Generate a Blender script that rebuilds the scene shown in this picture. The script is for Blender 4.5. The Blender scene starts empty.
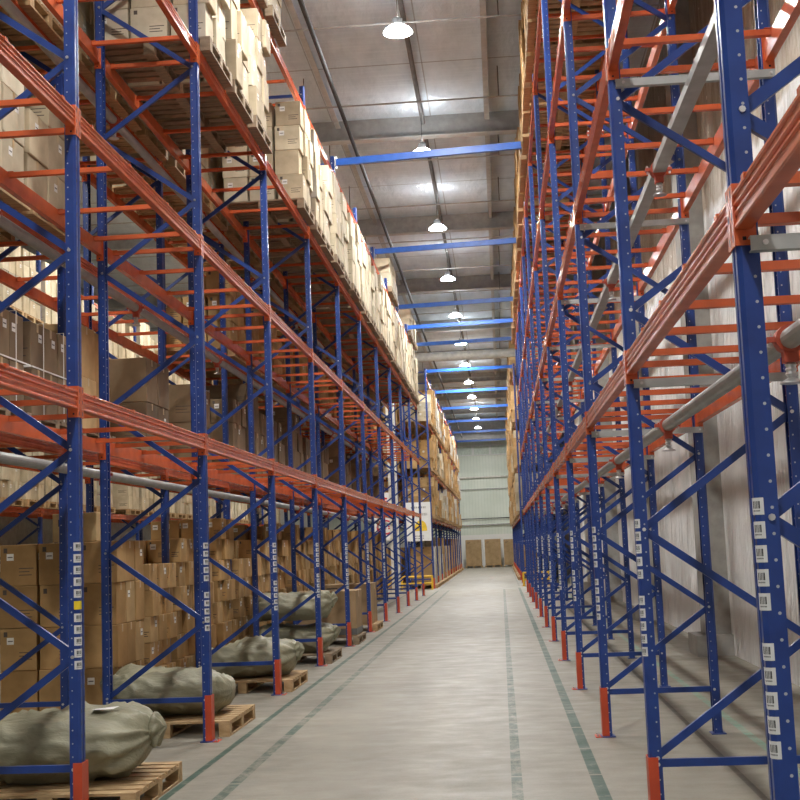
import bpy, bmesh, math, random
import numpy as np
from mathutils import Vector, Matrix, noise
from mathutils.bvhtree import BVHTree

random.seed(7)
S = bpy.context.scene
COL = S.collection

# ------------------------------------------------------------------ materials
def newmat(name):
    m = bpy.data.materials.new(name); m.use_nodes = True
    nt = m.node_tree; b = nt.nodes['Principled BSDF']
    return m, nt, b
def N(nt, t, **kw):
    n = nt.nodes.new(t)
    for k, v in kw.items():
        if k.startswith('i_'):
            key = k[2:]; key = int(key) if key.isdigit() else key
            n.inputs[key].default_value = v
        else: setattr(n, k, v)
    return n
def L(nt, a, b): nt.links.new(a, b)
def math_(nt, op, a, b=None, c=None):
    n = nt.nodes.new('ShaderNodeMath'); n.operation = op
    for i, v in enumerate((a, b, c)):
        if v is None: continue
        if isinstance(v, (int, float)): n.inputs[i].default_value = v
        else: nt.links.new(v, n.inputs[i])
    return n.outputs[0]
def mixc(nt, fac, a, b, blend='MIX'):
    n = nt.nodes.new('ShaderNodeMix'); n.data_type = 'RGBA'; n.blend_type = blend
    for i, v in ((0, fac), (6, a), (7, b)):
        if isinstance(v, (int, float)): n.inputs[i].default_value = v
        elif isinstance(v, tuple): n.inputs[i].default_value = (*v, 1) if len(v) == 3 else v
        else: nt.links.new(v, n.inputs[i])
    return n.outputs[2]
def noise_fac(nt, coord, scale, detail=4, rough=.55, lo=.35, hi=.65):
    n = N(nt, 'ShaderNodeTexNoise'); n.inputs['Scale'].default_value = scale
    n.inputs['Detail'].default_value = detail; n.inputs['Roughness'].default_value = rough
    L(nt, coord, n.inputs['Vector'])
    r = N(nt, 'ShaderNodeMapRange'); r.inputs[1].default_value = lo; r.inputs[2].default_value = hi
    L(nt, n.outputs[0], r.inputs[0]); return r.outputs[0]
def scaled(nt, coord, s):
    m = N(nt, 'ShaderNodeMapping'); m.inputs['Scale'].default_value = s
    L(nt, coord, m.inputs['Vector']); return m.outputs[0]
def bump(nt, b, h, strength=.3, dist=.02):
    n = N(nt, 'ShaderNodeBump'); n.inputs['Strength'].default_value = strength; n.inputs['Distance'].default_value = dist
    L(nt, h, n.inputs['Height']); L(nt, n.outputs[0], b.inputs['Normal'])
def simple(name, col, rough=.5, metal=0., var=.12, scale=6., spec=.5):
    m, nt, b = newmat(name)
    tc = N(nt, 'ShaderNodeTexCoord')
    f = noise_fac(nt, tc.outputs['Object'], scale)
    d = tuple(c * (1 - var) for c in col); e = tuple(min(1, c * (1 + var)) for c in col)
    L(nt, mixc(nt, f, d, e), b.inputs['Base Color'])
    b.inputs['Roughness'].default_value = rough; b.inputs['Metallic'].default_value = metal
    b.inputs['Specular IOR Level'].default_value = spec
    return m

def upright_mat(sg):
    m, nt, b = newmat('blue_slotted_steel')
    tc = N(nt, 'ShaderNodeTexCoord'); sx = N(nt, 'ShaderNodeSeparateXYZ'); L(nt, tc.outputs['Object'], sx.inputs[0])
    sn = N(nt, 'ShaderNodeSeparateXYZ'); L(nt, tc.outputs['Normal'], sn.inputs[0])
    X, Y, Z = sx.outputs
    anx = math_(nt, 'ABSOLUTE', sn.outputs[0]); any_ = math_(nt, 'ABSOLUTE', sn.outputs[1])
    facex = math_(nt, 'GREATER_THAN', anx, .8); facey = math_(nt, 'GREATER_THAN', any_, .8)
    zm = math_(nt, 'SUBTRACT', math_(nt, 'FRACT', math_(nt, 'DIVIDE', Z, .075)), .5)
    zs = math_(nt, 'LESS_THAN', math_(nt, 'ABSOLUTE', zm), .16)
    ys = math_(nt, 'LESS_THAN', math_(nt, 'ABSOLUTE', math_(nt, 'SUBTRACT', math_(nt, 'ABSOLUTE', Y), .027)), .006)
    slot = math_(nt, 'MULTIPLY', facex, math_(nt, 'MULTIPLY', zs, ys))
    zd = math_(nt, 'MULTIPLY', math_(nt, 'SUBTRACT', math_(nt, 'FRACT', math_(nt, 'DIVIDE', Z, .08)), .5), .08)
    rr = math_(nt, 'ADD', math_(nt, 'POWER', zd, 2.), math_(nt, 'POWER', math_(nt, 'ADD', X, .016 * sg), 2.))
    dot = math_(nt, 'MULTIPLY', facey, math_(nt, 'LESS_THAN', rr, .0050 ** 2))
    f = noise_fac(nt, tc.outputs['Object'], 5)
    c = mixc(nt, f, (.011, .036, .185), (.018, .056, .255))
    c = mixc(nt, slot, c, (.004, .006, .02))
    c = mixc(nt, dot, c, (.40, .42, .46))
    L(nt, c, b.inputs['Base Color']); b.inputs['Roughness'].default_value = .33
    return m

def tint_mat(name, rough=.8):
    """corrugated board: colour from the mesh's own 'tint' attribute plus mottling"""
    m, nt, b = newmat(name)
    a = N(nt, 'ShaderNodeAttribute'); a.attribute_name = 'tint'
    tc = N(nt, 'ShaderNodeTexCoord')
    f = noise_fac(nt, tc.outputs['Object'], 3.5, 5)
    c = mixc(nt, f, (.80, .78, .74), (1.08, 1.06, 1.04))
    c2 = mixc(nt, 1., a.outputs['Color'], c, 'MULTIPLY')
    L(nt, c2, b.inputs['Base Color']); b.inputs['Roughness'].default_value = rough
    b.inputs['Specular IOR Level'].default_value = .25
    return m

def sheet_wall_mat():
    m, nt, b = newmat('white_sheeting_wall')
    tc = N(nt, 'ShaderNodeTexCoord'); sx = N(nt, 'ShaderNodeSeparateXYZ'); L(nt, tc.outputs['Object'], sx.inputs[0])
    Y, Z = sx.outputs[1], sx.outputs[2]
    v1 = scaled(nt, tc.outputs['Object'], (1, 1.5, .30))
    w = noise_fac(nt, v1, 1.5, 6, .6, .3, .7)
    v2 = scaled(nt, tc.outputs['Object'], (1, .55, .20))
    w2 = noise_fac(nt, v2, 2., 4, .6, .3, .7)
    c = mixc(nt, w, (.80, .795, .775), (.88, .875, .86))
    c = mixc(nt, math_(nt, 'MULTIPLY', w2, .30), c, (.66, .645, .61))
    edge = noise_fac(nt, tc.outputs['Object'], .8, 3)
    up = N(nt, 'ShaderNodeMapRange'); up.inputs[1].default_value = 6.2; up.inputs[2].default_value = 6.3
    L(nt, math_(nt, 'ADD', Z, math_(nt, 'MULTIPLY', edge, .25)), up.inputs[0])
    tan = mixc(nt, noise_fac(nt, tc.outputs['Object'], 1.7, 5), (.33, .27, .20), (.45, .38, .30))
    fleck = noise_fac(nt, tc.outputs['Object'], 7., 3, .5, .70, .73)
    tan = mixc(nt, fleck, tan, (.75, .72, .66))
    c = mixc(nt, up.outputs[0], c, tan)
    L(nt, c, b.inputs['Base Color']); b.inputs['Roughness'].default_value = .55
    bump(nt, b, math_(nt, 'ADD', w, w2), 1., .16)
    return m

def floor_mat():
    m, nt, b = newmat('worn_concrete_floor')
    tc = N(nt, 'ShaderNodeTexCoord'); O = tc.outputs['Object']
    sx = N(nt, 'ShaderNodeSeparateXYZ'); L(nt, O, sx.inputs[0]); X, Y = sx.outputs[0], sx.outputs[1]
    big = noise_fac(nt, scaled(nt, O, (1, .55, 1)), .55, 6, .6, .3, .7)
    mid = noise_fac(nt, scaled(nt, O, (1, 1.6, 1)), 2.2, 6, .65, .3, .7)
    fine = noise_fac(nt, O, 60, 3)
    c = mixc(nt, big, (.202, .184, .142), (.272, .250, .200))
    c = mixc(nt, math_(nt, 'MULTIPLY', mid, .45), c, (.175, .163, .130))
    c = mixc(nt, math_(nt, 'MULTIPLY', fine, .15), c, (.36, .34, .30))
    streak = noise_fac(nt, scaled(nt, O, (.5, 2.4, 1)), 1.3, 5, .7, .56, .75)
    c = mixc(nt, math_(nt, 'MULTIPLY', streak, .35), c, (.145, .134, .108))
    def strip(x0, w):
        return math_(nt, 'LESS_THAN', math_(nt, 'ABSOLUTE', math_(nt, 'SUBTRACT', X, x0)), w / 2)
    def rng(lo, hi):
        return math_(nt, 'MULTIPLY', math_(nt, 'GREATER_THAN', Y, lo), math_(nt, 'LESS_THAN', Y, hi))
    green = (.030, .072, .048)
    wear = noise_fac(nt, scaled(nt, O, (1.5, 1, 1)), 5, 6, .7, .28, .46)
    wear2 = noise_fac(nt, scaled(nt, O, (1.6, 1, 1)), 4.2, 6, .85, .38, .56)
    dash = math_(nt, 'GREATER_THAN', math_(nt, 'FRACT', math_(nt, 'DIVIDE', Y, 1.15)), .035)
    for x0, w, wr, amt, lo, hi, d in ((-2.38, .06, wear, .95, -9, 47, None), (-1.99, .08, wear2, .9, -9, 47, dash),
                                      (.03, .075, wear2, .85, -9, 46, dash), (.585, .085, wear, .95, -9, 47, dash),
                                      (-2.38, .065, wear2, .6, 49, 90, None), (.60, .065, wear2, .6, 49, 90, None)):
        k = math_(nt, 'MULTIPLY', math_(nt, 'MULTIPLY', strip(x0, w), wr), rng(lo, hi))
        if d is not None: k = math_(nt, 'MULTIPLY', k, d)
        c = mixc(nt, math_(nt, 'MULTIPLY', k, amt), c, green)
    k = math_(nt, 'MULTIPLY', math_(nt, 'MULTIPLY', strip(1.96, .07), wear2), .45)
    c = mixc(nt, k, c, (.10, .42, .30))
    for x0 in (1.56, -3.35):
        c = mixc(nt, math_(nt, 'MULTIPLY', strip(x0, .045), .75), c, (.075, .065, .05))
    yj = math_(nt, 'LESS_THAN', math_(nt, 'ABSOLUTE', math_(nt, 'SUBTRACT', math_(nt, 'FRACT', math_(nt, 'DIVIDE', math_(nt, 'ADD', Y, 3.1), 12.)), .5)), .0008)
    c = mixc(nt, math_(nt, 'MULTIPLY', yj, .5), c, (.15, .13, .1))
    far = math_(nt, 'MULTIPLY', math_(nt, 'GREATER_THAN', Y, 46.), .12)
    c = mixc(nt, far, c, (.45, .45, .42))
    L(nt, c, b.inputs['Base Color'])
    r = N(nt, 'ShaderNodeMapRange'); r.inputs[3].default_value = .40; r.inputs[4].default_value = .62
    L(nt, mid, r.inputs[0]); L(nt, r.outputs[0], b.inputs['Roughness']); b.inputs['Specular IOR Level'].default_value = .3
    bump(nt, b, mid, .08, .01)
    return m

def ceiling_mat():
    m, nt, b = newmat('grey_insulation_ceiling')
    tc = N(nt, 'ShaderNodeTexCoord'); O = tc.outputs['Object']
    sx = N(nt, 'ShaderNodeSeparateXYZ'); L(nt, O, sx.inputs[0]); X, Y = sx.outputs[0], sx.outputs[1]
    a = noise_fac(nt, scaled(nt, O, (2.2, .7, 1)), 1.1, 6, .6, .3, .7)
    s = noise_fac(nt, scaled(nt, O, (.3, 5, 1)), 2.2, 4, .6, .45, .7)
    c = mixc(nt, a, (.52, .60, .67), (.70, .78, .85))
    c = mixc(nt, math_(nt, 'MULTIPLY', s, .4), c, (.76, .83, .9))
    for v, p in ((Y, 3.9), (X, 2.05)):
        q = math_(nt, 'LESS_THAN', math_(nt, 'FRACT', math_(nt, 'DIVIDE', math_(nt, 'ADD', v, 40.), p)), .012)
        c = mixc(nt, math_(nt, 'MULTIPLY', q, .6), c, (.2, .2, .2))
    L(nt, c, b.inputs['Base Color']); b.inputs['Roughness'].default_value = .8; b.inputs['Specular IOR Level'].default_value = .2
    bump(nt, b, a, .5, .06)
    return m

def far_wall_mat():
    m, nt, b = newmat('pale_green_ribbed_wall')
    tc = N(nt, 'ShaderNodeTexCoord'); O = tc.outputs['Object']
    sx = N(nt, 'ShaderNodeSeparateXYZ'); L(nt, O, sx.inputs[0]); X, Z = sx.outputs[0], sx.outputs[2]
    f = noise_fac(nt, O, .6, 4)
    c = mixc(nt, f, (.64, .70, .60), (.74, .79, .70))
    rib = math_(nt, 'LESS_THAN', math_(nt, 'FRACT', math_(nt, 'DIVIDE', math_(nt, 'ADD', X, 40.), .22)), .16)
    c = mixc(nt, math_(nt, 'MULTIPLY', rib, .28), c, (.42, .49, .42))
    low = math_(nt, 'LESS_THAN', Z, 2.3)
    c = mixc(nt, low, c, (.80, .80, .76))
    L(nt, c, b.inputs['Base Color']); b.inputs['Roughness'].default_value = .5
    return m

def barcode_mat():
    m, nt, b = newmat('printed_barcode_label')
    tc = N(nt, 'ShaderNodeTexCoord'); sx = N(nt, 'ShaderNodeSeparateXYZ'); L(nt, tc.outputs['UV'], sx.inputs[0])
    U, V = sx.outputs[0], sx.outputs[1]
    w = N(nt, 'ShaderNodeTexNoise'); w.noise_dimensions = '1D'; w.inputs['Scale'].default_value = 1.; w.inputs['Detail'].default_value = 0.
    L(nt, math_(nt, 'MULTIPLY', U, 26.), w.inputs['W'])
    bars = math_(nt, 'GREATER_THAN', w.outputs[0], .46)
    inx = math_(nt, 'MULTIPLY', math_(nt, 'GREATER_THAN', U, .2), math_(nt, 'LESS_THAN', U, .8))
    iny = math_(nt, 'MULTIPLY', math_(nt, 'GREATER_THAN', V, .36), math_(nt, 'LESS_THAN', V, .80))
    k = math_(nt, 'MULTIPLY', bars, math_(nt, 'MULTIPLY', inx, iny))
    txt = math_(nt, 'MULTIPLY', math_(nt, 'MULTIPLY', inx, math_(nt, 'LESS_THAN', math_(nt, 'ABSOLUTE', math_(nt, 'SUBTRACT', V, .23)), .045)),
                math_(nt, 'GREATER_THAN', math_(nt, 'FRACT', math_(nt, 'MULTIPLY', U, 14.)), .4))
    k = math_(nt, 'MAXIMUM', k, txt)
    L(nt, mixc(nt, k, (.66, .67, .67), (.03, .03, .03)), b.inputs['Base Color']); b.inputs['Roughness'].default_value = .6
    return m

def sack_mat():
    m, nt, b = newmat('green_grey_woven_plastic')
    tc = N(nt, 'ShaderNodeTexCoord'); O = tc.outputs['Object']
    f = noise_fac(nt, O, 3.5, 6, .6)
    c = mixc(nt, f, (.205, .195, .128), (.29, .278, .192))
    L(nt, c, b.inputs['Base Color']); b.inputs['Roughness'].default_value = .52; b.inputs['Specular IOR Level'].default_value = .35
    w = noise_fac(nt, scaled(nt, O, (1.2, 3.5, 3)), 3., 5, .55, .3, .7)
    bump(nt, b, w, .35, .03)
    return m

def wood_mat(name, a, d):
    m, nt, b = newmat(name)
    tc = N(nt, 'ShaderNodeTexCoord')
    f = noise_fac(nt, scaled(nt, tc.outputs['Object'], (3, 9, 9)), 2.5, 5)
    L(nt, mixc(nt, f, a, d), b.inputs['Base Color']); b.inputs['Roughness'].default_value = .75
    return m

def emit_mat(name, col, st):
    m, nt, b = newmat(name); b.inputs['Base Color'].default_value = (*col, 1)
    b.inputs['Emission Color'].default_value = (*col, 1); b.inputs['Emission Strength'].default_value = st
    return m

LAMP = 720.
M = dict(
    upright=upright_mat(1), upright_in=upright_mat(-1), blue=simple('blue_painted_steel', (.014, .046, .22), .33), blue_tie=simple('bright_blue_painted_steel', (.03, .14, .60), .4),
    orange=simple('orange_painted_steel', (.58, .112, .036), .27), guard=simple('red_orange_guard_paint', (.52, .065, .022), .45),
    zinc=simple('zinc_bolt', (.7, .7, .7), .3, .8), hole=simple('dark_hole', (.012, .01, .01), .8), carton=tint_mat('corrugated_board'),
    tape=simple('packing_tape', (.46, .33, .17), .3), paper=simple('white_paper', (.74, .73, .70), .7, var=.05), ink=simple('dark_print', (.07, .055, .045), .7),
    barcode=barcode_mat(), yellow_label=simple('yellow_label', (.72, .55, .02), .6),
    wood=wood_mat('pale_pallet_wood', (.36, .23, .105), (.52, .36, .19)), wood_dark=wood_mat('grey_pallet_wood', (.20, .145, .09), (.33, .245, .155)),
    sack=sack_mat(), cord=simple('pale_cord', (.45, .43, .36), .7), pipe=simple('galvanised_pipe', (.34, .34, .32), .42, .35), channel=simple('galvanised_channel', (.42, .44, .43), .45, .3),
    clamp=simple('red_pipe_clamp', (.42, .07, .035), .5), steel=simple('bright_steel_head', (.6, .6, .6), .3, .8),
    floor=floor_mat(), ceiling=ceiling_mat(), wall_sheet=sheet_wall_mat(), wall_far=far_wall_mat(), wall_plain=simple('off_white_wall', (.55, .54, .50), .7),
    concrete=simple('grey_concrete', (.36, .35, .32), .8), purlin=simple('light_grey_purlin', (.42, .42, .41), .5), girder=simple('grey_girder', (.36, .36, .35), .5),
    rod=simple('dark_rod', (.10, .10, .10), .5), tray=simple('tray_grey', (.17, .17, .17), .7, spec=.2), main=simple('dark_grey_pipe', (.07, .072, .075), .8, spec=.1), duct=simple('pale_duct', (.66, .64, .58), .5),
    shade=simple('aluminium_housing', (.12, .12, .12), .6), glow=emit_mat('shade_added_uplight', (.94, .98, 1.), 24.), lens=emit_mat('lamp_lens', (1., .99, .965), LAMP), lens2=emit_mat('lamp_lens_next_aisle', (1., .94, .84), LAMP * .8),  # the shade's emission is added as uplight to brighten the ceiling
    yellow=simple('yellow_rail_paint', (.70, .42, .03), .45), red=simple('red_cabinet_paint', (.45, .02, .02), .45), glass=simple('pale_window_glass', (.62, .70, .62), .6),
    board=simple('white_sign_board', (.80, .80, .80), .45, var=.03), sign_yellow=simple('yellow_sign_ink', (.80, .55, .03), .5), sign_red=simple('red_sign_ink', (.60, .03, .05), .5),
    band=simple('white_strap', (.75, .74, .70), .5), film=simple('white_wrapped_goods', (.62, .63, .62), .35),
)

# ------------------------------------------------------------------ geometry lists
class Geo:
    """a plain list of vertices and faces that becomes one mesh"""
    def __init__(s): s.v = []; s.f = []; s.m = []; s.mats = []; s.tint = None; s.uv = None; s.smooth = False; s.mesh = None
    def mi(s, mat):
        if mat not in s.mats: s.mats.append(mat)
        return s.mats.index(mat)
    def box(s, c, d, mat):
        x, y, z = c; a, b, h = d[0] / 2, d[1] / 2, d[2] / 2; o = len(s.v); k = s.mi(mat)
        s.v += [(x + i * a, y + j * b, z + l * h) for l in (-1, 1) for j in (-1, 1) for i in (-1, 1)]
        for q in ((0, 2, 3, 1), (4, 5, 7, 6), (0, 1, 5, 4), (2, 6, 7, 3), (0, 4, 6, 2), (1, 3, 7, 5)):
            s.f.append(tuple(o + t for t in q)); s.m.append(k)
        return s
    def lohi(s, lo, hi, mat): return s.box([(a + b) / 2 for a, b in zip(lo, hi)], [b - a for a, b in zip(lo, hi)], mat)
    def prism(s, prof, A, B, ux, uy, mat, closed=True, caps=True):
        """profile points (p,q) -> A + ux*p + uy*q swept straight from A to B"""
        A, B, ux, uy = map(Vector, (A, B, ux, uy)); o = len(s.v); n = len(prof); k = s.mi(mat)
        for P in (A, B): s.v += [tuple(P + ux * p + uy * q) for p, q in prof]
        for i in range(n if closed else n - 1):
            j = (i + 1) % n; s.f.append((o + i, o + j, o + n + j, o + n + i)); s.m.append(k)
        if closed and caps:
            s.f.append(tuple(o + i for i in reversed(range(n)))); s.m.append(k)
            s.f.append(tuple(o + n + i for i in range(n))); s.m.append(k)
        return s
    def tube(s, A, B, r, mat, n=12):
        A, B = Vector(A), Vector(B); d = (B - A).normalized()
        u = d.orthogonal().normalized(); w = d.cross(u)
        return s.prism([(r * math.cos(t), r * math.sin(t)) for t in (2 * math.pi * i / n for i in range(n))], A, B, u, w, mat)
    def lathe(s, prof, c, mat, n=20, cap=False):
        o = len(s.v); k = s.mi(mat); cx, cy, cz = c
        for r, z in prof: s.v += [(cx + r * math.cos(2 * math.pi * i / n), cy + r * math.sin(2 * math.pi * i / n), cz + z) for i in range(n)]
        for a in range(len(prof) - 1):
            for i in range(n):
                j = (i + 1) % n; s.f.append((o + a * n + i, o + a * n + j, o + (a + 1) * n + j, o + (a + 1) * n + i)); s.m.append(k)
        if cap:
            s.f.append(tuple(o + i for i in reversed(range(n)))); s.m.append(k)
            s.f.append(tuple(o + (len(prof) - 1) * n + i for i in range(n))); s.m.append(k)
        return s
    def quad(s, pts, mat):
        o = len(s.v); s.v += [tuple(p) for p in pts]; s.f.append(tuple(range(o, o + len(pts)))); s.m.append(s.mi(mat)); return s
    def add(s, g, off):
        o = len(s.v); s.v += [(x + off[0], y + off[1], z + off[2]) for x, y, z in g.v]
        mp = [s.mi(m) for m in g.mats]
        s.f += [tuple(o + i for i in f) for f in g.f]; s.m += [mp[i] for i in g.m]
        if g.tint is not None or s.tint is not None:
            if s.tint is None: s.tint = []
            s.tint += [g.tint[0] if g.tint else (.4, .28, .15)] * len(g.f)
    def data(s, name):
        if s.mesh is None:
            me = bpy.data.meshes.new(name); me.from_pydata(s.v, [], s.f)
            for m in s.mats: me.materials.append(M[m])
            me.polygons.foreach_set('material_index', s.m)
            if s.smooth: me.polygons.foreach_set('use_smooth', [True] * len(s.f))
            if s.tint is not None:
                t = s.tint if len(s.tint) == len(s.f) else [s.tint[0]] * len(s.f)
                at = me.attributes.new('tint', 'FLOAT_COLOR', 'FACE')
                at.data.foreach_set('color', [c for q in t for c in (*q, 1.)])
            if s.uv is not None:
                ul = me.uv_layers.new(name='UVMap'); i = 0
                for q in s.uv:
                    for p in q: ul.data[i].uv = p; i += 1
            me.update(); s.mesh = me
        return s.mesh

def link(name, data, loc=(0, 0, 0), parent=None):
    o = bpy.data.objects.new(name, data); COL.objects.link(o); o.location = loc
    if parent is not None: o.parent = parent
    return o
def tag(o, label, cat, group=None, kind='thing'):
    o['label'] = label; o['category'] = cat; o['kind'] = kind
    if group: o['group'] = group
    return o
def structure(name, geo, loc=(0, 0, 0)):
    o = link(name, geo.data(name), loc); o['kind'] = 'structure'; return o
def stuff(name, geo, label, cat):
    o = link(name, geo.data(name)); tag(o, label, cat, kind='stuff'); return o

ORD = ['edge', 'first', 'second', 'third', 'fourth', 'fifth', 'sixth', 'seventh', 'eighth', 'ninth', 'tenth', 'eleventh', 'twelfth', 'thirteenth', 'fourteenth', 'fifteenth']

# ------------------------------------------------------------------ camera (solved from the rack grid seen in the photograph)
F_PX, PITCH, YAW, ROLL, EYE = 1263.8913, .1158, -.0749, -.0392, 1.643285
fw = Vector((math.sin(YAW) * math.cos(PITCH), math.cos(YAW) * math.cos(PITCH), math.sin(PITCH)))
rt0 = Vector((math.cos(YAW), -math.sin(YAW), 0)); up0 = rt0.cross(fw)
rt = rt0 * math.cos(ROLL) + up0 * math.sin(ROLL); up = up0 * math.cos(ROLL) - rt0 * math.sin(ROLL)
cd = bpy.data.cameras.new('camera'); cam = bpy.data.objects.new('camera', cd); COL.objects.link(cam)
cd.sensor_fit = 'HORIZONTAL'; cd.sensor_width = 36.; cd.lens = F_PX * 36. / 800.; cd.clip_end = 300; cd.clip_start = .05
mw = Matrix((rt, up, -fw)).transposed().to_4x4(); mw.translation = (0, 0, EYE); cam.matrix_world = mw
S.camera = cam

# ------------------------------------------------------------------ rack constants
D = 3.48
HALF = .455
LV = [0, 2.54, 4.39, 6.245, 8.095]
TOPZ = 8.6
YL = lambda k: 11.313 + D * (k - 2)
YR = lambda k: 10.966 + D * (k - 2)
YE = lambda k: 49.4 + D * k
YF = lambda k: 49.2 + D * k
#          name                    centre x  aisle side  y of frame k  first..last frame  ordinal shift
ROWS = dict(
    A=('left rack', -3.125, 1, YL, 0, 11, 0), B=('rear left rack', -4.415, -1, YL, 0, 11, 0), C=('far aisle rack', -9.80, 1, YL, 4, 14, -3),
    D=('right rack', 1.27, -1, YR, -1, 11, 1), E=('distant left rack', -3.125, 1, YE, 0, 10, 1), G=('distant rear rack', -4.415, -1, YE, 0, 3, 1),
    F=('distant right rack', 1.27, -1, YF, 0, 10, 1))

# ------------------------------------------------------------------ upright frames
def prof_upright(sx):
    p = [(-.035, .030), (-.035, .05), (.020, .05), (.035, .038), (.035, .013), (.030, .009), (.030, -.009), (.035, -.013), (.035, -.038), (.020, -.05), (-.035, -.05), (-.035, -.030)]
    return [(sx * a, b) for a, b in p]
def g_upright(sx):
    return Geo().prism(prof_upright(sx), (0, 0, .008), (0, 0, TOPZ), (1, 0, 0), (0, 1, 0), 'upright' if sx > 0 else 'upright_in', closed=False)
UP = {1: g_upright(1), -1: g_upright(-1)}
CP = [(-.022, -.014), (-.022, .014), (-.017, .014), (-.017, -.009), (.017, -.009), (.017, .014), (.022, .014), (.022, -.014)]
def g_brace(z0, z1, ends=(-1, 1)):
    g = Geo(); a, b = Vector((-HALF + .005, 0, z0)), Vector((HALF - .005, 0, z1)); d = (b - a).normalized()
    g.prism(CP, a, b, Vector((0, 1, 0)).cross(d), (0, 1, 0), 'blue')
    for s, z in ((-1, z0), (1, z1)):
        if s in ends: g.tube((s * (HALF - .012), -.0505, z), (s * (HALF - .012), -.058, z), .011, 'zinc', 8)
    return g
STEP = .645
BR = {1: g_brace(-STEP / 2, STEP / 2), -1: g_brace(STEP / 2, -STEP / 2), 0: g_brace(0, 0), 'top': g_brace(STEP / 2, -STEP / 2, (1,))}
g = Geo(); g.lohi((-.06, -.075, 0), (.06, .075, .008), 'blue'); FOOT = g
g = Geo()
def g_guard(sx):
    g = Geo(); t = .005
    P = [(.040, -.056), (.040, .056), (-.012, .056), (-.012, .056 + t), (.040 + t, .056 + t), (.040 + t, -.056 - t), (-.012, -.056 - t), (-.012, -.056)]
    g.prism([(sx * a, b) for a, b in P], (0, 0, .009), (0, 0, .405), (1, 0, 0), (0, 1, 0), 'guard')
    x0, x1 = sorted((sx * .046, sx * .105)); g.lohi((x0, -.075, 0), (x1, .075, .007), 'guard')
    for y in (-.05, .05): g.tube((sx * .085, y, .007), (sx * .085, y, .022), .009, 'zinc', 6)
    return g
GUARD = {1: g_guard(1), -1: g_guard(-1)}
def g_sticker(sx, mat):
    """label folded round the near corner of the upright"""
    g = Geo(); e = .0012; h = .026
    path = [(.035 + e, -.012), (.035 + e, -.038), (.0203 + e, -.05 - e), (.000 if sx > 0 else .009, -.05 - e)]
    ln = [0]
    for a, b in zip(path, path[1:]): ln.append(ln[-1] + math.dist(a, b))
    o = 0; g.uv = []
    for i in range(3):
        (x0, y0), (x1, y1) = path[i], path[i + 1]; u0, u1 = ln[i] / ln[-1], ln[i + 1] / ln[-1]
        u0, u1 = (1 - u0, 1 - u1) if sx > 0 else (u0, u1)
        g.quad([(sx * x0, y0, -h), (sx * x1, y1, -h), (sx * x1, y1, h), (sx * x0, y0, h)], mat); g.uv.append([(u0, 0), (u1, 0), (u1, 1), (u0, 1)])
    return g
STK = {(s, m): g_sticker(s, m) for s in (1, -1) for m in ('barcode', 'yellow_label')}
for g in STK.values(): g.data('barcode_label')

def frame(row, k):
    name, cx, side, yf, k0, k1, sh = ROWS[row]; y = yf(k)
    n = ORD[k + sh] if k + sh > 0 else 'edge'
    if k + sh > 0: lab = f'blue braced upright frame, {n} counted from the near end of the {name}'
    else: lab = f'blue braced upright frame at the near edge of the {name}'
    r = tag(link('upright_frame', None, (cx, y, 0)), lab, 'rack frame', f'upright frames of the {name}')
    for s in (1, -1):
        u = link('upright', UP[s].data('upright'), (s * HALF, 0, 0), r)
        if s == side: post = u
        link('foot_plate', FOOT.data('foot_plate'), (0, 0, 0), u)
    pg = link('post_guard', GUARD[side].data('post_guard'), (side * HALF, 0, 0), r); pg['label'] = 'orange post guard at the foot'
    link('horizontal_brace', BR[0].data('horizontal_brace'), (0, 0, .365), r)
    link('horizontal_brace', BR[0].data('horizontal_brace'), (0, 0, 8.47), r)
    for i in range(12):
        s = 1 if i % 2 == 0 else -1
        link('diagonal_brace', BR['top' if i == 11 else s].data('diagonal_brace'), (0, 0, .40 + STEP * (i + .5)), r)
    if row in 'AD' and k <= 7:
        zs = [1.725 - .0725 * i for i in range(5)] + [1.285 - .0725 * i for i in range(5)]
        for z in zs:
            p = link('barcode_label', STK[side, 'barcode'].data('barcode_label'), (0, 0, z), post)
            p['label'] = 'white barcode label'
        if row == 'A' and k == 1:
            p = link('colour_label', STK[side, 'yellow_label'].data('colour_label'), (0, 0, 1.362), post); p['label'] = 'yellow label'
    return r
for row, v in ROWS.items():
    for k in range(v[4], v[5] + 1): frame(row, k)

# ------------------------------------------------------------------ records: load beams, support bars, pallets, cartons
REC = []      # dict(kind, geos [(part name, Geo, offset)], loc, label, cat, group)
def rec(kind, parts, loc, label, cat, group, **kw):
    REC.append(dict(kind=kind, parts=parts, loc=loc, label=label, cat=cat, group=group, **kw)); return REC[-1]

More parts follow.
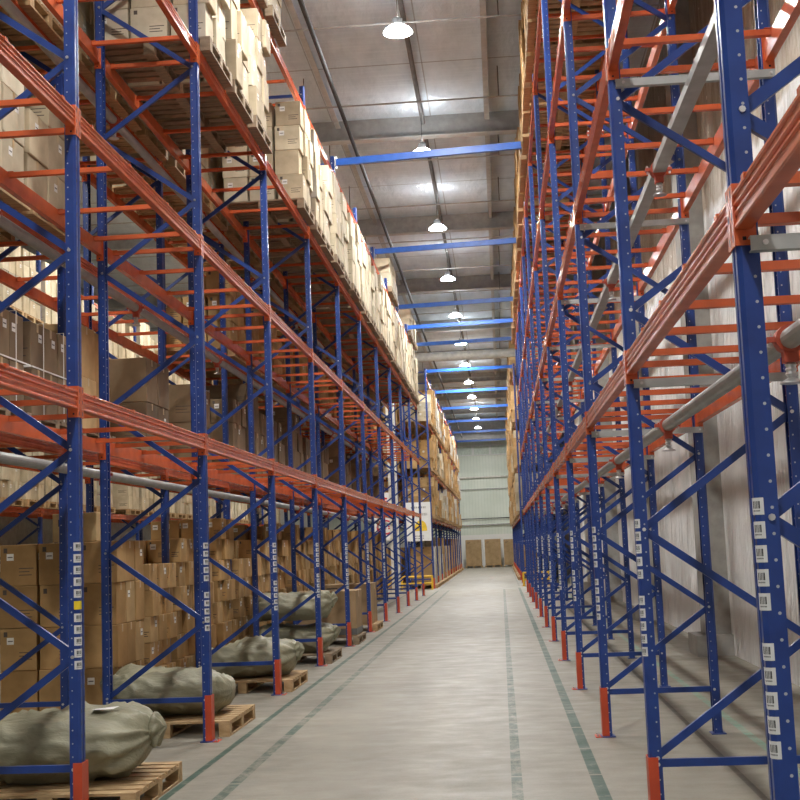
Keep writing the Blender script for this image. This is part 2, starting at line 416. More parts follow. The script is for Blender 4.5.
BP = [(.024, 0), (.029, .004), (.029, .012), (.022, .018), (.022, .042), (.027, .047), (.027, .054), (.017, .060), (.017, .070), (.027, .076), (.027, .083), (.022, .088), (.022, .103), (.029, .108), (.029, .116), (.024, .12), (-.024, .12), (-.024, 0)]
BL = D - .108
def g_rail(sx):
    g = Geo(); g.prism([(sx * a, b) for a, b in BP], (0, .054, 0), (0, D - .054, 0), (1, 0, 0), (0, 0, 1), 'orange'); return g
def g_conn(sx, e):
    """angled hook plate at a beam end; e=-1 near end, 1 far end. origin on the upright's centre line"""
    g = Geo(); f = -e
    x0, x1 = sorted((sx * -.028, sx * .0385)); y0, y1 = sorted((f * .0508, f * .0545))
    g.lohi((x0, y0, -.052), (x1, y1, .148), 'orange')
    x0, x1 = sorted((sx * .0362, sx * .0400)); y0, y1 = sorted((f * .005, f * .0545))
    g.lohi((x0, y0, -.052), (x1, y1, .148), 'orange')
    xo = sx * .0404
    for z in (-.025, .048, .12):
        ys = f * .027
        g.quad([(xo, ys - .006, z - .012), (xo, ys + .006, z - .012), (xo, ys + .006, z + .012), (xo, ys - .006, z + .012)], 'hole')
    yo = f * .0549
    for z in (-.03, .125):
        xs = sx * .01
        g.quad([(xs - .006, yo, z - .006), (xs + .006, yo, z - .006), (xs + .006, yo, z + .006), (xs - .006, yo, z + .006)], 'hole')
    return g
RAIL = {s: g_rail(s) for s in (1, -1)}
CONN = {(s, e): g_conn(s, e) for s in (1, -1) for e in (1, -1)}
SIDEW = {('A', 1): 'aisle side', ('A', -1): 'inner side', ('D', -1): 'aisle side', ('D', 1): 'wall side'}
def bayword(row, k):
    n = k + ROWS[row][6]; return (ORD[n] if n > 0 else 'edge') + ' bay'
def beams(row, k, lv):
    name, cx, side, yf, k0, k1, sh = ROWS[row]
    for s in (1, -1):
        x = cx + s * HALF + s * .0095
        sw = 'aisle side' if s == side else 'inner side'
        rec('load_beam', [('rail', RAIL[s], (0, 0, 0)), ('end_connector', CONN[s, -1], (-s * .0095, 0, 0)), ('end_connector', CONN[s, 1], (-s * .0095, D, 0))],
            (x, yf(k), LV[lv] + .052), f'orange load beam, {sw}, {ORD[lv]} level, {bayword(row, k)} of the {name}', 'rack beam', f'load beams of the {name}')
BAR = Geo()
BAR.lohi((-.4385, -.021, -.040), (.4385, .021, -.004), 'orange')
for s in (1, -1):
    x0, x1 = sorted((s * .40, s * .4945)); BAR.lohi((x0, -.021, .0005), (x1, .021, .004), 'orange')
    x0, x1 = sorted((s * .4945, s * .4980)); BAR.lohi((x0, -.021, -.020), (x1, .021, .004), 'orange')
def bars(row, k, lv, fr):
    name, cx, side, yf, k0, k1, sh = ROWS[row]
    for i, f in enumerate(fr):
        rec('support_bar', [('bar', BAR, (0, 0, 0))], (cx, yf(k) + f * D, LV[lv] + .172),
            f'orange cross bar, {ORD[i + 1]} in its bay, {ORD[lv]} level, {bayword(row, k)} of the {name}', 'shelf bar', f'cross bars of the {name}')
FRL = (.085, .34, .65, .92); FRR = (.07, .29, .51, .72, .93)
for row, v in ROWS.items():
    for k in range(v[4], v[5]):
        for lv in range(1, 5):
            beams(row, k, lv)
            if row in 'AB': bars(row, k, lv, FRL)
            elif row == 'D': bars(row, k, lv, FRR)

def g_pallet(mat, dx=1.2, dy=1.0):
    """boards run along x (into the rack) in the top deck"""
    top = Geo(); st = Geo(); bot = Geo()
    n = 7 if dy < 1.1 else 8; w = .105; gap = (dy - n * w) / (n - 1)
    for i in range(n): top.box((0, -dy / 2 + w / 2 + i * (w + gap), .131), (dx, w, .018), mat)
    for i in (-1, 0, 1):
        top.box((i * (dx / 2 - .05), 0, .1125), (.1, dy, .018), mat)
        for j in (-1, 0, 1): st.box((i * (dx / 2 - .05), j * (dy / 2 - .05), .0605), (.1, .1, .085), mat)
        bot.box((i * (dx / 2 - .05), 0, .009), (.1, dy, .018), mat)
    return top, st, bot
PALG = {}
for m in ('wood', 'wood_dark'):
    t, s, b = g_pallet(m); PALG[m] = (t, s, b)
    w = Geo(); [w.add(q, (0, 0, 0)) for q in (t, s, b)]; PALG[m + '_one'] = w
SLOT = (.62, 1.74, 2.86); SLOTW = ('near pallet', 'middle pallet', 'far pallet')
def shelfword(lv): return 'floor level' if lv == 0 else ORD[lv] + ' level'

KRAFT = [(.47, .295, .125), (.51, .33, .15), (.41, .255, .11), (.55, .38, .19)]
CREAM = [(.56, .49, .36), (.60, .54, .41), (.52, .44, .31), (.63, .57, .44)]  # pale board; on lamp-lit loads the tint paints in their brightness
DARK = [(.24, .17, .105), (.21, .15, .095), (.27, .195, .12)]
FILM = [(.60, .60, .58), (.55, .54, .50)]
COLW = {id(KRAFT): 'brown', id(CREAM): 'tan', id(DARK): 'dark', id(FILM): 'white'}
def carton_geo(w, d, h, tint):
    g = Geo(); g.box((0, 0, h / 2), (w, d, h), 'carton'); g.tint = [tint]; return g
def load(row, k, sl, lv, n=(3, 3, 4), h=.36, pal='wood_dark', tints=KRAFT, jit=.02, ragged=.0, dx=1.12, dy=.98, xo=0.):
    """one pallet with its shell of cartons; cartons inside the shell are never seen and are left out"""
    name, cx, side, yf, k0, k1, sh = ROWS[row]
    y = yf(k) + SLOT[sl] + random.uniform(-.02, .02); z = LV[lv] + .177 if lv else 0.
    x = cx + (random.uniform(-.02, .02))
    rec('wooden_pallet', [('deck', PALG[pal + '_one'], (0, 0, 0))], (x, y, z), f'wooden pallet under cartons, {SLOTW[sl]}, {shelfword(lv)}, {bayword(row, k)} of the {name}', 'pallet', f'loaded pallets in the {name}')
    nx, ny, nz = n; bw, bd = dx / nx, dy / ny; z0 = z + .141
    R = random.Random(hash((row, k, sl, lv)) & 0xffff) if False else random.Random(sum(ord(c) for c in row) * 7919 + k * 131 + sl * 17 + lv * 1009)
    t0 = R.choice(tints); inset = R.uniform(0, jit)
    for l in range(nz):
        for i in range(nx):
            for j in range(ny):
                if 0 < i < nx - 1 and 0 < j < ny - 1 and l < nz - 1: continue
                if l == nz - 1 and R.random() < ragged: continue
                edge = i == (nx - 1 if side > 0 else 0)
                fr = i == (nx - 1 if (side > 0 or row == 'B') else 0)
                ox = (1 if (side > 0 or row == 'B') else -1) * R.uniform(-jit * .1, jit) if fr else 0.
                oy = 0.
                tv = R.uniform(.78, 1.12); t = tuple(c * tv for c in (t0 if R.random() < .6 else R.choice(tints)))
                w_, d_, h_ = bw - .010 - R.uniform(0, .03), bd - .008 - R.uniform(0, .022), h - .003
                px = x + xo - dx / 2 + (i + .5) * bw + ox; py = y - dy / 2 + (j + .5) * bd + oy
                depth = (nx - i) if side > 0 else i + 1
                lab = (f'{COLW[id(tints)]} carton' if depth < 2 else 'carton') + f' {ORD[l + 1]} up, {ORD[j + 1]} along' if depth < 2 else f'carton {ORD[l + 1]} up, {ORD[j + 1]} along'
                lab += (f', {ORD[depth]} deep' if depth > 1 else '') + f', {SLOTW[sl]}, {shelfword(lv)}, {bayword(row, k)}, {name}'
                g = carton_geo(w_, d_, h_, t)
                rec('cardboard_box', [('body', g, (0, 0, 0))], (px, py, z0 + l * h + .001), lab, 'box', f'cartons on the {name}', dims=(w_, d_, h_), side=side, dist=py, tintname=COLW[id(tints)], lv=lv, row=row, depth=depth, jrow=j)
    return x, y, z0

RB = random.Random(3)
# row A: third level full from the second bay on, a few pallets on the top level
for k in range(2, 11):
    for sl in range(3):
        big = RB.random()
        if (k, sl) in ((3, 0), (3, 1)): continue
        nz, h = ((4, .355) if big < .5 else (3, .45))
        if (k, sl) == (2, 0): nz, h = 4, .34
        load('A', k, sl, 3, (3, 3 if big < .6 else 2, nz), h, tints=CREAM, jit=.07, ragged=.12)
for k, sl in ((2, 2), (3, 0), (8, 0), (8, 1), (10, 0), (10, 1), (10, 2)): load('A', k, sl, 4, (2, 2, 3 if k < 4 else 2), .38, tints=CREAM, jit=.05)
# row B: floor stacks behind the sacks, partly filled first level, full second and third levels
for k in range(2, 11):
    for sl in range(3):
        if (k, sl) == (2, 0): continue
        if (k, sl) == (2, 1): load('B', k, sl, 0, (3, 3, 4), .42, tints=KRAFT, jit=.0, dx=1.24, xo=-.06); continue
        nz = RB.choice((6, 6, 7)); load('B', k, sl, 0, (4, 3, nz), .285, tints=KRAFT, jit=.09, ragged=.45, dx=RB.uniform(.96, 1.1))
for k, sl in ((1, 1), (1, 2)): load('B', k, sl, 1, (3, 3, 2), .40, tints=DARK, jit=.0)
for k, sl in ((2, 0), (2, 2), (3, 1)): load('B', k, sl, 1, (2, 2, 2), .5, tints=KRAFT if sl == 0 else DARK)
for k in range(4, 11):
    for sl in range(3):
        if RB.random() < .85: load('B', k, sl, 1, (3, 3, RB.choice((3, 4))), .36, tints=DARK, ragged=.2)
for k in range(0, 11):
    for sl in range(3):
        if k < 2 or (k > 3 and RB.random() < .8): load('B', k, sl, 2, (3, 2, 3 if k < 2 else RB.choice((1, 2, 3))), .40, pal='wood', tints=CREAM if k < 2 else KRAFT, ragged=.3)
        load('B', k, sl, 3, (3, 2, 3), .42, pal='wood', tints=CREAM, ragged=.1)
# row C across the next aisle
for k in range(4, 14):
    for sl in range(3):
        for lv in range(0, 4):
            if RB.random() < .93: load('C', k, sl, lv, (2, 3, RB.choice((3, 4))), .33, pal='wood', tints=CREAM if lv else DARK, jit=.04, ragged=.25)  # lit upper shelves have their brightness painted in with the pale tint
# right rack: only the top level is stocked, from the third bay on
for k in range(2, 11):
    for sl in range(3): load('D', k, sl, 4, (3, 3, 3), .40, pal='wood', tints=KRAFT, jit=.06, ragged=.1)
# the blocks beyond the cross aisle
for row in 'EFG':
    for k in range(0, 10 if row != 'G' else 3):
        for sl in range(3):
            for lv in range(0, 4 if row != 'F' else 5):
                if row == 'F' and lv == 0 and k < 2: continue
                u = RB.random()
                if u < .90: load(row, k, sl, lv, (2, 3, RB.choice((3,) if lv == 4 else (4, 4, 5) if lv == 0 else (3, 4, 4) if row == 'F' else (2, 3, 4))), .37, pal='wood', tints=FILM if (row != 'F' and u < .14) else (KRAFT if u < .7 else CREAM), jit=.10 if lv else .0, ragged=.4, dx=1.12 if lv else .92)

# ------------------------------------------------------------------ which of a kind show largest: rays from the camera over the record geometry
owner = []; VV = []; PP = []
for ri, r in enumerate(REC):
    for pn, g, off in r['parts']:
        o = len(VV); ox, oy, oz = (a + b for a, b in zip(r['loc'], off))
        VV += [(x + ox, y + oy, z + oz) for x, y, z in g.v]
        PP += [tuple(o + i for i in f) for f in g.f]; owner += [ri] * len(g.f)
for row, v in ROWS.items():          # the frames occlude too
    for k in range(v[4], v[5] + 1):
        for s in (1, -1):
            g = UP[s]; o = len(VV); VV += [(x + v[1] + s * HALF, y + v[3](k), z) for x, y, z in g.v]
            PP += [tuple(o + i for i in f) for f in g.f]; owner += [-1] * len(g.f)
tree = BVHTree.FromPolygons(VV, PP)
hits = [0] * len(REC); eye = Vector((0, 0, EYE)); NG = 500
for iy in range(NG):
    v = (.5 - (iy + .5) / NG) * 800 / F_PX
    for ix in range(NG):
        u = ((ix + .5) / NG - .5) * 800 / F_PX
        _p, _n, fi, _d = tree.ray_cast(eye, (fw + rt * u + up * v).normalized())
        if fi is not None and owner[fi] >= 0: hits[owner[fi]] += 1
del VV, PP, tree
keep = set()
for kind, most in (('load_beam', 295), ('support_bar', 295), ('cardboard_box', 298), ('wooden_pallet', 150)):
    ids = sorted((i for i, r in enumerate(REC) if r['kind'] == kind and hits[i] > 0), key=lambda i: -hits[i])
    keep.update(ids[:most])
REST = dict(load_beam=('further_load_beam', 'orange load beams far along the racks and behind their loads', 'rack beam'),
            support_bar=('further_support_bar', 'orange cross bars hidden deep in the far rack bays', 'shelf bar'),
            cardboard_box=('further_cardboard_box', 'stacked cartons too distant or covered to tell apart', 'box'),
            wooden_pallet=('further_wooden_pallet', 'wooden pallets hidden under loads deep in the racks', 'pallet'))
merged = {k: Geo() for k in REST}

def chamfer_box(w, d, h, tint):
    bm = bmesh.new(); bmesh.ops.create_cube(bm, size=1.); bmesh.ops.scale(bm, vec=(w, d, h), verts=bm.verts); bmesh.ops.translate(bm, vec=(0, 0, h / 2), verts=bm.verts)
    bmesh.ops.bevel(bm, geom=bm.edges[:], offset=.006, segments=1, affect='EDGES')
    bm.verts.index_update(); g = Geo(); g.v = [tuple(v.co) for v in bm.verts]; g.f = [tuple(v.index for v in f.verts) for f in bm.faces]; g.m = [0] * len(g.f); g.mats = ['carton']; g.tint = [tint]
    bm.free(); return g
RP = random.Random(11)
for i, r in enumerate(REC):
    if i not in keep:
        for pn, g, off in r['parts']: merged[r['kind']].add(g, [a + b for a, b in zip(r['loc'], off)])
        continue
    if r['kind'] == 'load_beam':
        t = tag(link('load_beam', None, r['loc']), r['label'], r['cat'], r['group'])
        for pn, g, off in r['parts']: link(pn, g.data(pn), off, t)
    elif r['kind'] in ('support_bar', 'wooden_pallet'):
        g = r['parts'][0][1]; tag(link(r['kind'], g.data(r['kind']), r['loc']), r['label'], r['cat'], r['group'])
    else:
        w, d, h = r['dims']; g = chamfer_box(w, d, h, r['parts'][0][1].tint[0])
        o = tag(link('cardboard_box', g.data('cardboard_box'), r['loc']), r['label'], r['cat'], r['group'])
        if hits[i] < 9: continue
        # tape over the lid seam and down both ends, a paper label and print on the faces that look out of the rack
        sd = r['side'] if r['row'] != 'B' else 1
        t = Geo(); e = .0015
        t.lohi((-w / 2 - e, -.022, h), (w / 2 + e, .022, h + e * .6), 'tape')
        for s in (-1, 1):
            x0, x1 = sorted((s * w / 2, s * (w / 2 + e))); t.lohi((x0, -.022, h - .075), (x1, .022, h), 'tape')
        link('packing_tape', t.data('packing_tape'), (0, 0, 0), o)
        if r['tintname'] != 'white' and RP.random() < .6:
            q = Geo(); a = RP.choice((-1, 1)) * min(.06, d * .2); zc = h * .70; xs = sd * (w / 2)
            x0, x1 = sorted((xs, xs + sd * .0012)); q.lohi((x0, a - .038, zc - .035), (x1, a + .038, zc + .035), 'paper'); q.lohi((x0 + .0006 * (sd > 0), a - .028, zc - .006), (x1 + sd * .0004 if sd > 0 else x1, a + .028, zc + .004), 'ink')
            yb = -d / 2; a = -w * .22
            link('shipping_label', q.data('shipping_label'), (0, 0, 0), o)['label'] = 'white paper label'
            q = Geo(); q.lohi((a - .036, yb - .0012, zc - .034), (a + .036, yb, zc + .034), 'paper'); q.lohi((a - .026, yb - .0016, zc - .006), (a + .026, yb - .001, zc + .004), 'ink')
            link('shipping_label', q.data('shipping_label'), (0, 0, 0), o)['label'] = 'white paper label'
        if RP.random() < .7:
            q = Geo(); yb = -d / 2 - .0008
            for z_, l_ in ((.42, .5), (.34, .36), (.26, .44)):
                q.lohi((w * .02, yb, h * z_ - .004), (w * (.02 + l_ * .8), yb + .0008, h * z_ + .004), 'ink')
            link('printed_mark', q.data('printed_mark'), (0, 0, 0), o); q = Geo()
            q.lohi((-w * .40, yb, h * .80), (-w * .30, yb + .0008, h * .92), 'ink')
            link('printed_logo', q.data('printed_logo'), (0, 0, 0), o)
for k, g in merged.items():
    if g.f: stuff(REST[k][0], g, REST[k][1], REST[k][2])

# ------------------------------------------------------------------ things on the floor beside the left rack
def floor_pallet(y, label, x=-3.13, mat='wood'):
    r = tag(link('wooden_pallet', None, (x, y, 0)), label, 'pallet', 'floor pallets beside the left aisle posts')
    t, s, b = g_pallet(mat, 1.2, 1.2)
    link('top_deck', t.data('top_deck'), (0, 0, 0), r); link('bottom_deck', b.data('bottom_deck'), (0, 0, 0), r)
    for i in (-1, 0, 1):
        for j in (-1, 0, 1):
            q = Geo().box((0, 0, 0), (.1, .1, .085), mat); link('block', q.data('block'), (i * .55, j * .55, .0605), r)
    return r
def sack(x, y, z, Lx, Wy, Hz, seed, label, rot=0., group='grey green sacks on floor pallets'):
    """a woven sack lying across its pallet, mouth tied with cord on the aisle side"""
    off = Vector((seed * 3.7, seed * 1.9, 0)); nu, nv = 60, 56; g = Geo(); g.smooth = True; k = g.mi('sack')
    for a in range(nu + 1):
        u = a / nu; t = -1 + 2 * u
        rr = (1 - abs(t) ** 3.2) ** .42 if t < 0 else (1 - t ** 3.6) ** .52
        rr = max(rr, .02 if t < 0 else .10)
        for b in range(nv):
            th = 2 * math.pi * b / nv
            c, s = math.cos(th), math.sin(th)
            c_, s_ = math.copysign(abs(c) ** .8, c), math.copysign(abs(s) ** .85, s)
            p = Vector((t * Lx / 2, c_ * Wy / 2 * rr, s_ * Hz / 2 * rr))
            n1 = noise.noise(Vector((p.x * 2.0, p.y * 2.4, p.z * 3)) + off) * .075
            n2 = noise.noise(Vector((p.x * 4 + 4, th * 1.2 + p.x * 1.5, p.z * 2)) + off * 1.3) * .026
            rid = 1 - abs(noise.noise(Vector((p.x * 3.2 - th * 1.1, th * 2.0 + p.x * 1.5, seed))) * 2)
            n3 = .036 * max(0, rid) ** 4
            gather = max(0, t - .35) / .65
            n4 = .042 * gather ** 1.4 * math.sin(th * 8 + 3 * noise.noise(Vector((p.x * 3, th, seed))))
            m = (n1 + n2 + n3 + n4) * min(1, rr * 1.3 + .1)
            q = p + Vector((0, c, s)) * m
            q.z = q.z + (.05 * gather * (1 - gather) + .06 * gather ** 2) + Hz / 2
            flat = .035
            if q.z < flat: q.z = flat * .12 + .001 + (q.z - min(q.z, 0)) * .25
            g.v.append(tuple(q))
    for a in range(nu):
        for b in range(nv):
            c = (b + 1) % nv; g.f.append((a * nv + b, a * nv + c, (a + 1) * nv + c, (a + 1) * nv + b)); g.m.append(k)
    for a in (0, nu):
        g.f.append(tuple(a * nv + b for b in (range(nv) if a else reversed(range(nv))))); g.m.append(k)
    o = tag(link('woven_sack', g.data('woven_sack'), (x, y, z)), label, 'sack', group); o.rotation_euler.z = rot
    # tied mouth: a crumpled tuft beyond the cord
    q = Geo(); q.smooth = True; k = q.mi('sack'); nu2, nv2 = 14, 40
    for a in range(nu2 + 1):
        t = a / nu2
        r_ = .045 * (1 - t) + .010 + .066 * math.sin(math.pi * t ** .75)
        for b in range(nv2):
            th = 2 * math.pi * b / nv2
            w = 1 + .42 * noise.noise(Vector((math.cos(th) * 1.6, math.sin(th) * 1.6, t * 2.2 + seed))) * 2 * t + .22 * math.sin(th * 7 + t * 6 + seed) * t
            q.v.append((Lx / 2 - .05 + t * .13, math.cos(th) * r_ * w, Hz / 2 + .06 + math.sin(th) * r_ * w + .07 * t - .03 * t * t))
    for a in range(nu2):
        for b in range(nv2):
            c = (b + 1) % nv2; q.f.append((a * nv2 + b, a * nv2 + c, (a + 1) * nv2 + c, (a + 1) * nv2 + b)); q.m.append(k)
    q.f.append(tuple(nu2 * nv2 + b for b in range(nv2))); q.m.append(k)
    tm = link('tied_mouth', q.data('tied_mouth'), (0, 0, 0), o)
    c = Geo(); c.smooth = True; kk = c.mi('cord')
    for a in range(24):
        A_ = 2 * math.pi * a / 24
        for b in range(8):
            B_ = 2 * math.pi * b / 8; r_ = .064 + .010 * math.cos(B_)
            c.v.append((Lx / 2 - .042 + .012 * math.sin(B_), math.cos(A_) * r_, Hz / 2 + .06 + math.sin(A_) * r_))
    for a in range(24):
        for b in range(8): c.f.append((a * 8 + b, ((a + 1) % 24) * 8 + b, ((a + 1) % 24) * 8 + (b + 1) % 8, a * 8 + (b + 1) % 8)); c.m.append(kk)
    link('tie_cord', c.data('tie_cord'), (0, 0, 0), tm)['label'] = 'pale cord round the mouth'
    return o
floor_pallet(8.80, 'pale wooden pallet on the floor under the nearest sack', x=-3.02)
s1 = sack(-3.10, 8.80, .142, 1.30, .92, .46, 1.3, 'grey green sack with paper slip, nearest of those on floor pallets')
tg = Geo(); tg.quad([(-.09, -.05, 0), (.07, -.06, .004), (.08, .05, .010), (-.08, .06, -.004)], 'paper')
dg0 = s1.data; hz = max(v.co.z for v in dg0.vertices if abs(v.co.x - .33) < .1 and abs(v.co.y + .08) < .12)
link('paper_slip', tg.data('paper_slip'), (.33, -.08, hz + .004), s1)['label'] = 'white paper slip'
floor_pallet(12.15, 'wooden pallet behind the second left post, under one sack')
sack(-3.22, 12.15, .142, 1.22, .98, .42, 2.7, 'grey green sack behind the second left post, knot at its far end', math.pi + .04)
floor_pallet(15.62, 'wooden pallet behind the third left post, under a flat sack')
sack(-3.11, 15.6, .142, 1.14, .95, .42, 4.2, 'flat grey green sack behind the third left post', -.04)
floor_pallet(19.12, 'wooden pallet under the two piled sacks', mat='wood_dark')
sack(-3.15, 19.12, .142, 1.22, .98, .40, 5.9, 'lower of two piled grey green sacks behind the fourth post')
sack(-3.17, 19.10, .615, 1.20, .92, .40, 7.4, 'upper of two piled grey green sacks behind the fourth post', .05)
floor_pallet(22.65, 'wooden pallet under the big brown carton beside the fifth post', mat='wood_dark')
floor_pallet(26.0, 'wooden pallet under the second big carton, beside the sixth post')
def big_carton(y, w, d, h, label, cat='box', x=-3.13, z=.142, tint=(.36, .25, .14), foot=True):
    g = chamfer_box(w, d, h, tint); o = tag(link('large_carton', g.data('large_carton'), (x, y, z)), label, cat, 'large brown cartons')
    t = Geo(); e = .0015
    t.lohi((-w / 2 - e, -.035, h), (w / 2 + e, .035, h + e), 'tape')
    for s in (-1, 1):
        x0, x1 = sorted((s * w / 2, s * (w / 2 + e))); t.lohi((x0, -.035, h - .12), (x1, .035, h), 'tape')
    link('packing_tape', t.data('packing_tape'), (0, 0, 0), o)
    q = Geo()
    for z_, l_ in ((.90, .22), (.86, .16)): q.lohi((-w * .42, -d / 2 - .001, h * z_ - .012), (-w * .42 + w * l_, -d / 2, h * z_ + .012), 'ink')
    link('printed_mark', q.data('printed_mark'), (0, 0, 0), o)
    if foot:
        q = Geo(); e = .002; q.lohi((-w / 2 - e, -d / 2 - e, .02), (w / 2 + e, d / 2 + e, .14), 'ink')
        gl = Geo(); gl.prism([(-w / 2 - e, -d / 2 - e), (w / 2 + e, -d / 2 - e), (w / 2 + e, d / 2 + e), (-w / 2 - e, d / 2 + e)], (0, 0, .02), (0, 0, .13), (1, 0, 0), (0, 1, 0), 'rod', caps=False)
        link('base_band', gl.data('base_band'), (0, 0, 0), o)['label'] = 'grey band round the base'
    return o
big_carton(22.62, 1.12, .92, .78, 'big brown carton on a pallet, nearer of two beside the fifth post')
big_carton(26.0, 1.0, .9, .80, 'big brown carton on a pallet, further of two beside the sixth post', foot=False)
# loose carton on top of the first floor stack of the rear rack
g = chamfer_box(.46, .40, .29, (.52, .38, .20)); o = tag(link('cardboard_box', g.data('cardboard_box'), (-4.32, 12.83, 1.826)), 'yellowish carton alone on top of the nearest floor stack', 'box')
q = Geo(); q.lohi((-.17, -.2012, .16), (-.11, -.2, .23), 'ink'); link('printed_mark', q.data('printed_mark'), (0, 0, 0), o)
q = Geo(); q.lohi((-.012, -.2010, .0), (.012, -.2, .29), 'paper'); link('packing_tape', q.data('packing_tape'), (0, 0, 0), o)

# white straps round the dark cartons of the rear rack and round the first loads of the left rack
def strap(axis, c, a, b, label):
    """flat band: a x b rectangle loop; axis = the direction across the loop"""
    g = Geo(); t = .003; w = .012; x, y, z = c
    if axis == 'y':
        for s in (-1, 1): g.box((s * (a / 2 + t / 2), 0, 0), (t, w, b + 2 * t), 'band'); g.box((0, 0, s * (b / 2 + t / 2)), (a, w, t), 'band')
    else:
        for s in (-1, 1): g.box((s * (a / 2 + t / 2), 0, 0), (t, b + 2 * t, w), 'band'); g.box((0, s * (b / 2 + t / 2), 0), (a, t, w), 'band')
    tag(link('packing_strap', g.data('packing_strap'), c), label, 'strap', 'white packing straps')
for sl in (1, 2):
    y0 = YL(1) + SLOT[sl]; z0 = LV[1] + .177 + .141
    for j, w_ in ((-.25, 'nearer'), (.25, 'further')):
        strap('y', (-4.415, y0 + j, z0 + .403), 1.17, .812, f'white upright strap, {w_} of two round dark cartons on the {SLOTW[sl]}')
    strap('z', (-4.415, y0, z0 + .40), 1.19, 1.075, f'white level strap round dark cartons on the {SLOTW[sl]}, rear left rack')

# ------------------------------------------------------------------ sprinkler pipes
def pipe_run(x, z, y0, y1, label, tray=False, heads=(), group='sprinkler pipes in the racks'):
    o = tag(link('sprinkler_pipe', None, (x, y0, z)), label, 'pipe', group)
    g = Geo()
    if tray:
        P = [(-.045, .03), (-.045, -.03), (.045, -.03), (.045, .03), (.041, .03), (.041, -.026), (-.041, -.026), (-.041, .03)]
        g.prism(P, (0, 0, 0), (0, y1 - y0, 0), (1, 0, 0), (0, 0, 1), 'channel')
    else:
        g.tube((0, 0, 0), (0, y1 - y0, 0), .045, 'pipe', 16); g.smooth = False
    link('pipe_run', g.data('pipe_run'), (0, 0, 0), o)
    for h in heads:
        c = Geo(); c.tube((0, -.035, 0), (0, .035, 0), .062, 'clamp', 14); c.lohi((-.095, -.02, -.012), (.095, .02, .012), 'clamp')
        c.lohi((-.03, -.03, -.10), (.03, .03, -.05), 'clamp')
        for s in (-1, 1): c.tube((s * .08, 0, -.03), (s * .08, 0, .03), .008, 'zinc', 6)
        cl = link('pipe_clamp', c.data('pipe_clamp'), (0, h - y0, 0), o); cl['label'] = 'red pipe clamp'
        n = Geo(); n.lathe([(.02, -.10), (.026, -.11), (.02, -.12), (.026, -.13), (.02, -.14), (.026, -.15), (.014, -.165), (.05, -.185), (.052, -.19), (.0, -.19)], (0, 0, 0), 'steel', 14)
        link('sprinkler_head', n.data('sprinkler_head'), (0, 0, 0), cl)['label'] = 'silver sprinkler head'
HD = [5.47 + 3.99 * i for i in range(9)]
pipe_run(1.27, 2.462, .6, 42.2, 'grey round sprinkler pipe under the first level of the right rack', heads=HD)
pipe_run(1.27, 4.298, .6, 42.2, 'grey channel carrying sprinklers under the second level of the right rack', tray=True, heads=[h - .38 for h in HD])
pipe_run(1.27, 6.16, .6, 42.2, 'grey channel under the third level of the right rack', tray=True, heads=[h + .4 for h in HD])
HL = [7.95 + 3.9 * i for i in range(9)]
pipe_run(-3.77, 2.44, .6, 46., 'grey sprinkler pipe between the two left racks, first level', heads=HL)
pipe_run(-3.77, 4.29, .6, 46., 'grey sprinkler pipe between the two left racks, second level', heads=[h + 1.2 for h in HL])
pipe_run(-3.77, 6.12, .6, 46., 'grey sprinkler pipe between the two left racks, third level', heads=[h + .5 for h in HL])
for k in range(0, 11):
    for z, w_ in ((2.582, 'first'), (4.400, 'second')):
        g = Geo(); P = [(-.018, -.024), (.018, -.024), (.018, -.020), (-.014, -.020), (-.014, .020), (.018, .020), (.018, .024), (-.018, .024)]
        g.prism(P, (-.455, 0, 0), (.485, 0, 0), (0, 1, 0), (0, 0, 1), 'channel')
        for x in (-.41, .46): g.tube((x, -.018, 0), (x, -.026, 0), .009, 'zinc', 8)
        tag(link('pipe_support_channel', g.data('pipe_support_channel'), (1.27, YR(k) - .075, z - .045)), f'grey channel carrying the {w_} level pipe at the {ORD[k + 1]} right frame', 'bracket', 'pipe support channels of the right rack')

# ------------------------------------------------------------------ blue ties across the aisle
for n_, (y, w_) in enumerate([((YL(5), YR(5)), 'first'), ((YL(7), YR(7)), 'second'), ((YL(9), YR(9)), 'third'), ((YL(10), YR(10)), 'fourth'), ((YL(11), YR(11)), 'fifth')] + [((YE(2 * i), YF(2 * i)), ORD[6 + i]) for i in range(6)]):
    x0, x1 = -2.615, .77
    o = tag(link('aisle_tie', None, ((x0 + x1) / 2, sum(y) / 2, 8.49)), f'blue tie bar over the aisle, {w_} from the camera', 'tie bar', 'blue ties across the aisle')
    o.rotation_euler.z = math.atan2(y[1] - y[0], x1 - x0)
    b = Geo(); b.box((0, 0, 0), (x1 - x0 - .01, .07, .12), 'blue_tie'); link('bar', b.data('bar'), (0, 0, 0), o)
    for s in (-1, 1):
        p = Geo(); p.box((0, 0, 0), (.008, .09, .2), 'blue_tie'); link('end_plate', p.data('end_plate'), (s * ((x1 - x0) / 2 - .004), 0, 0), o)

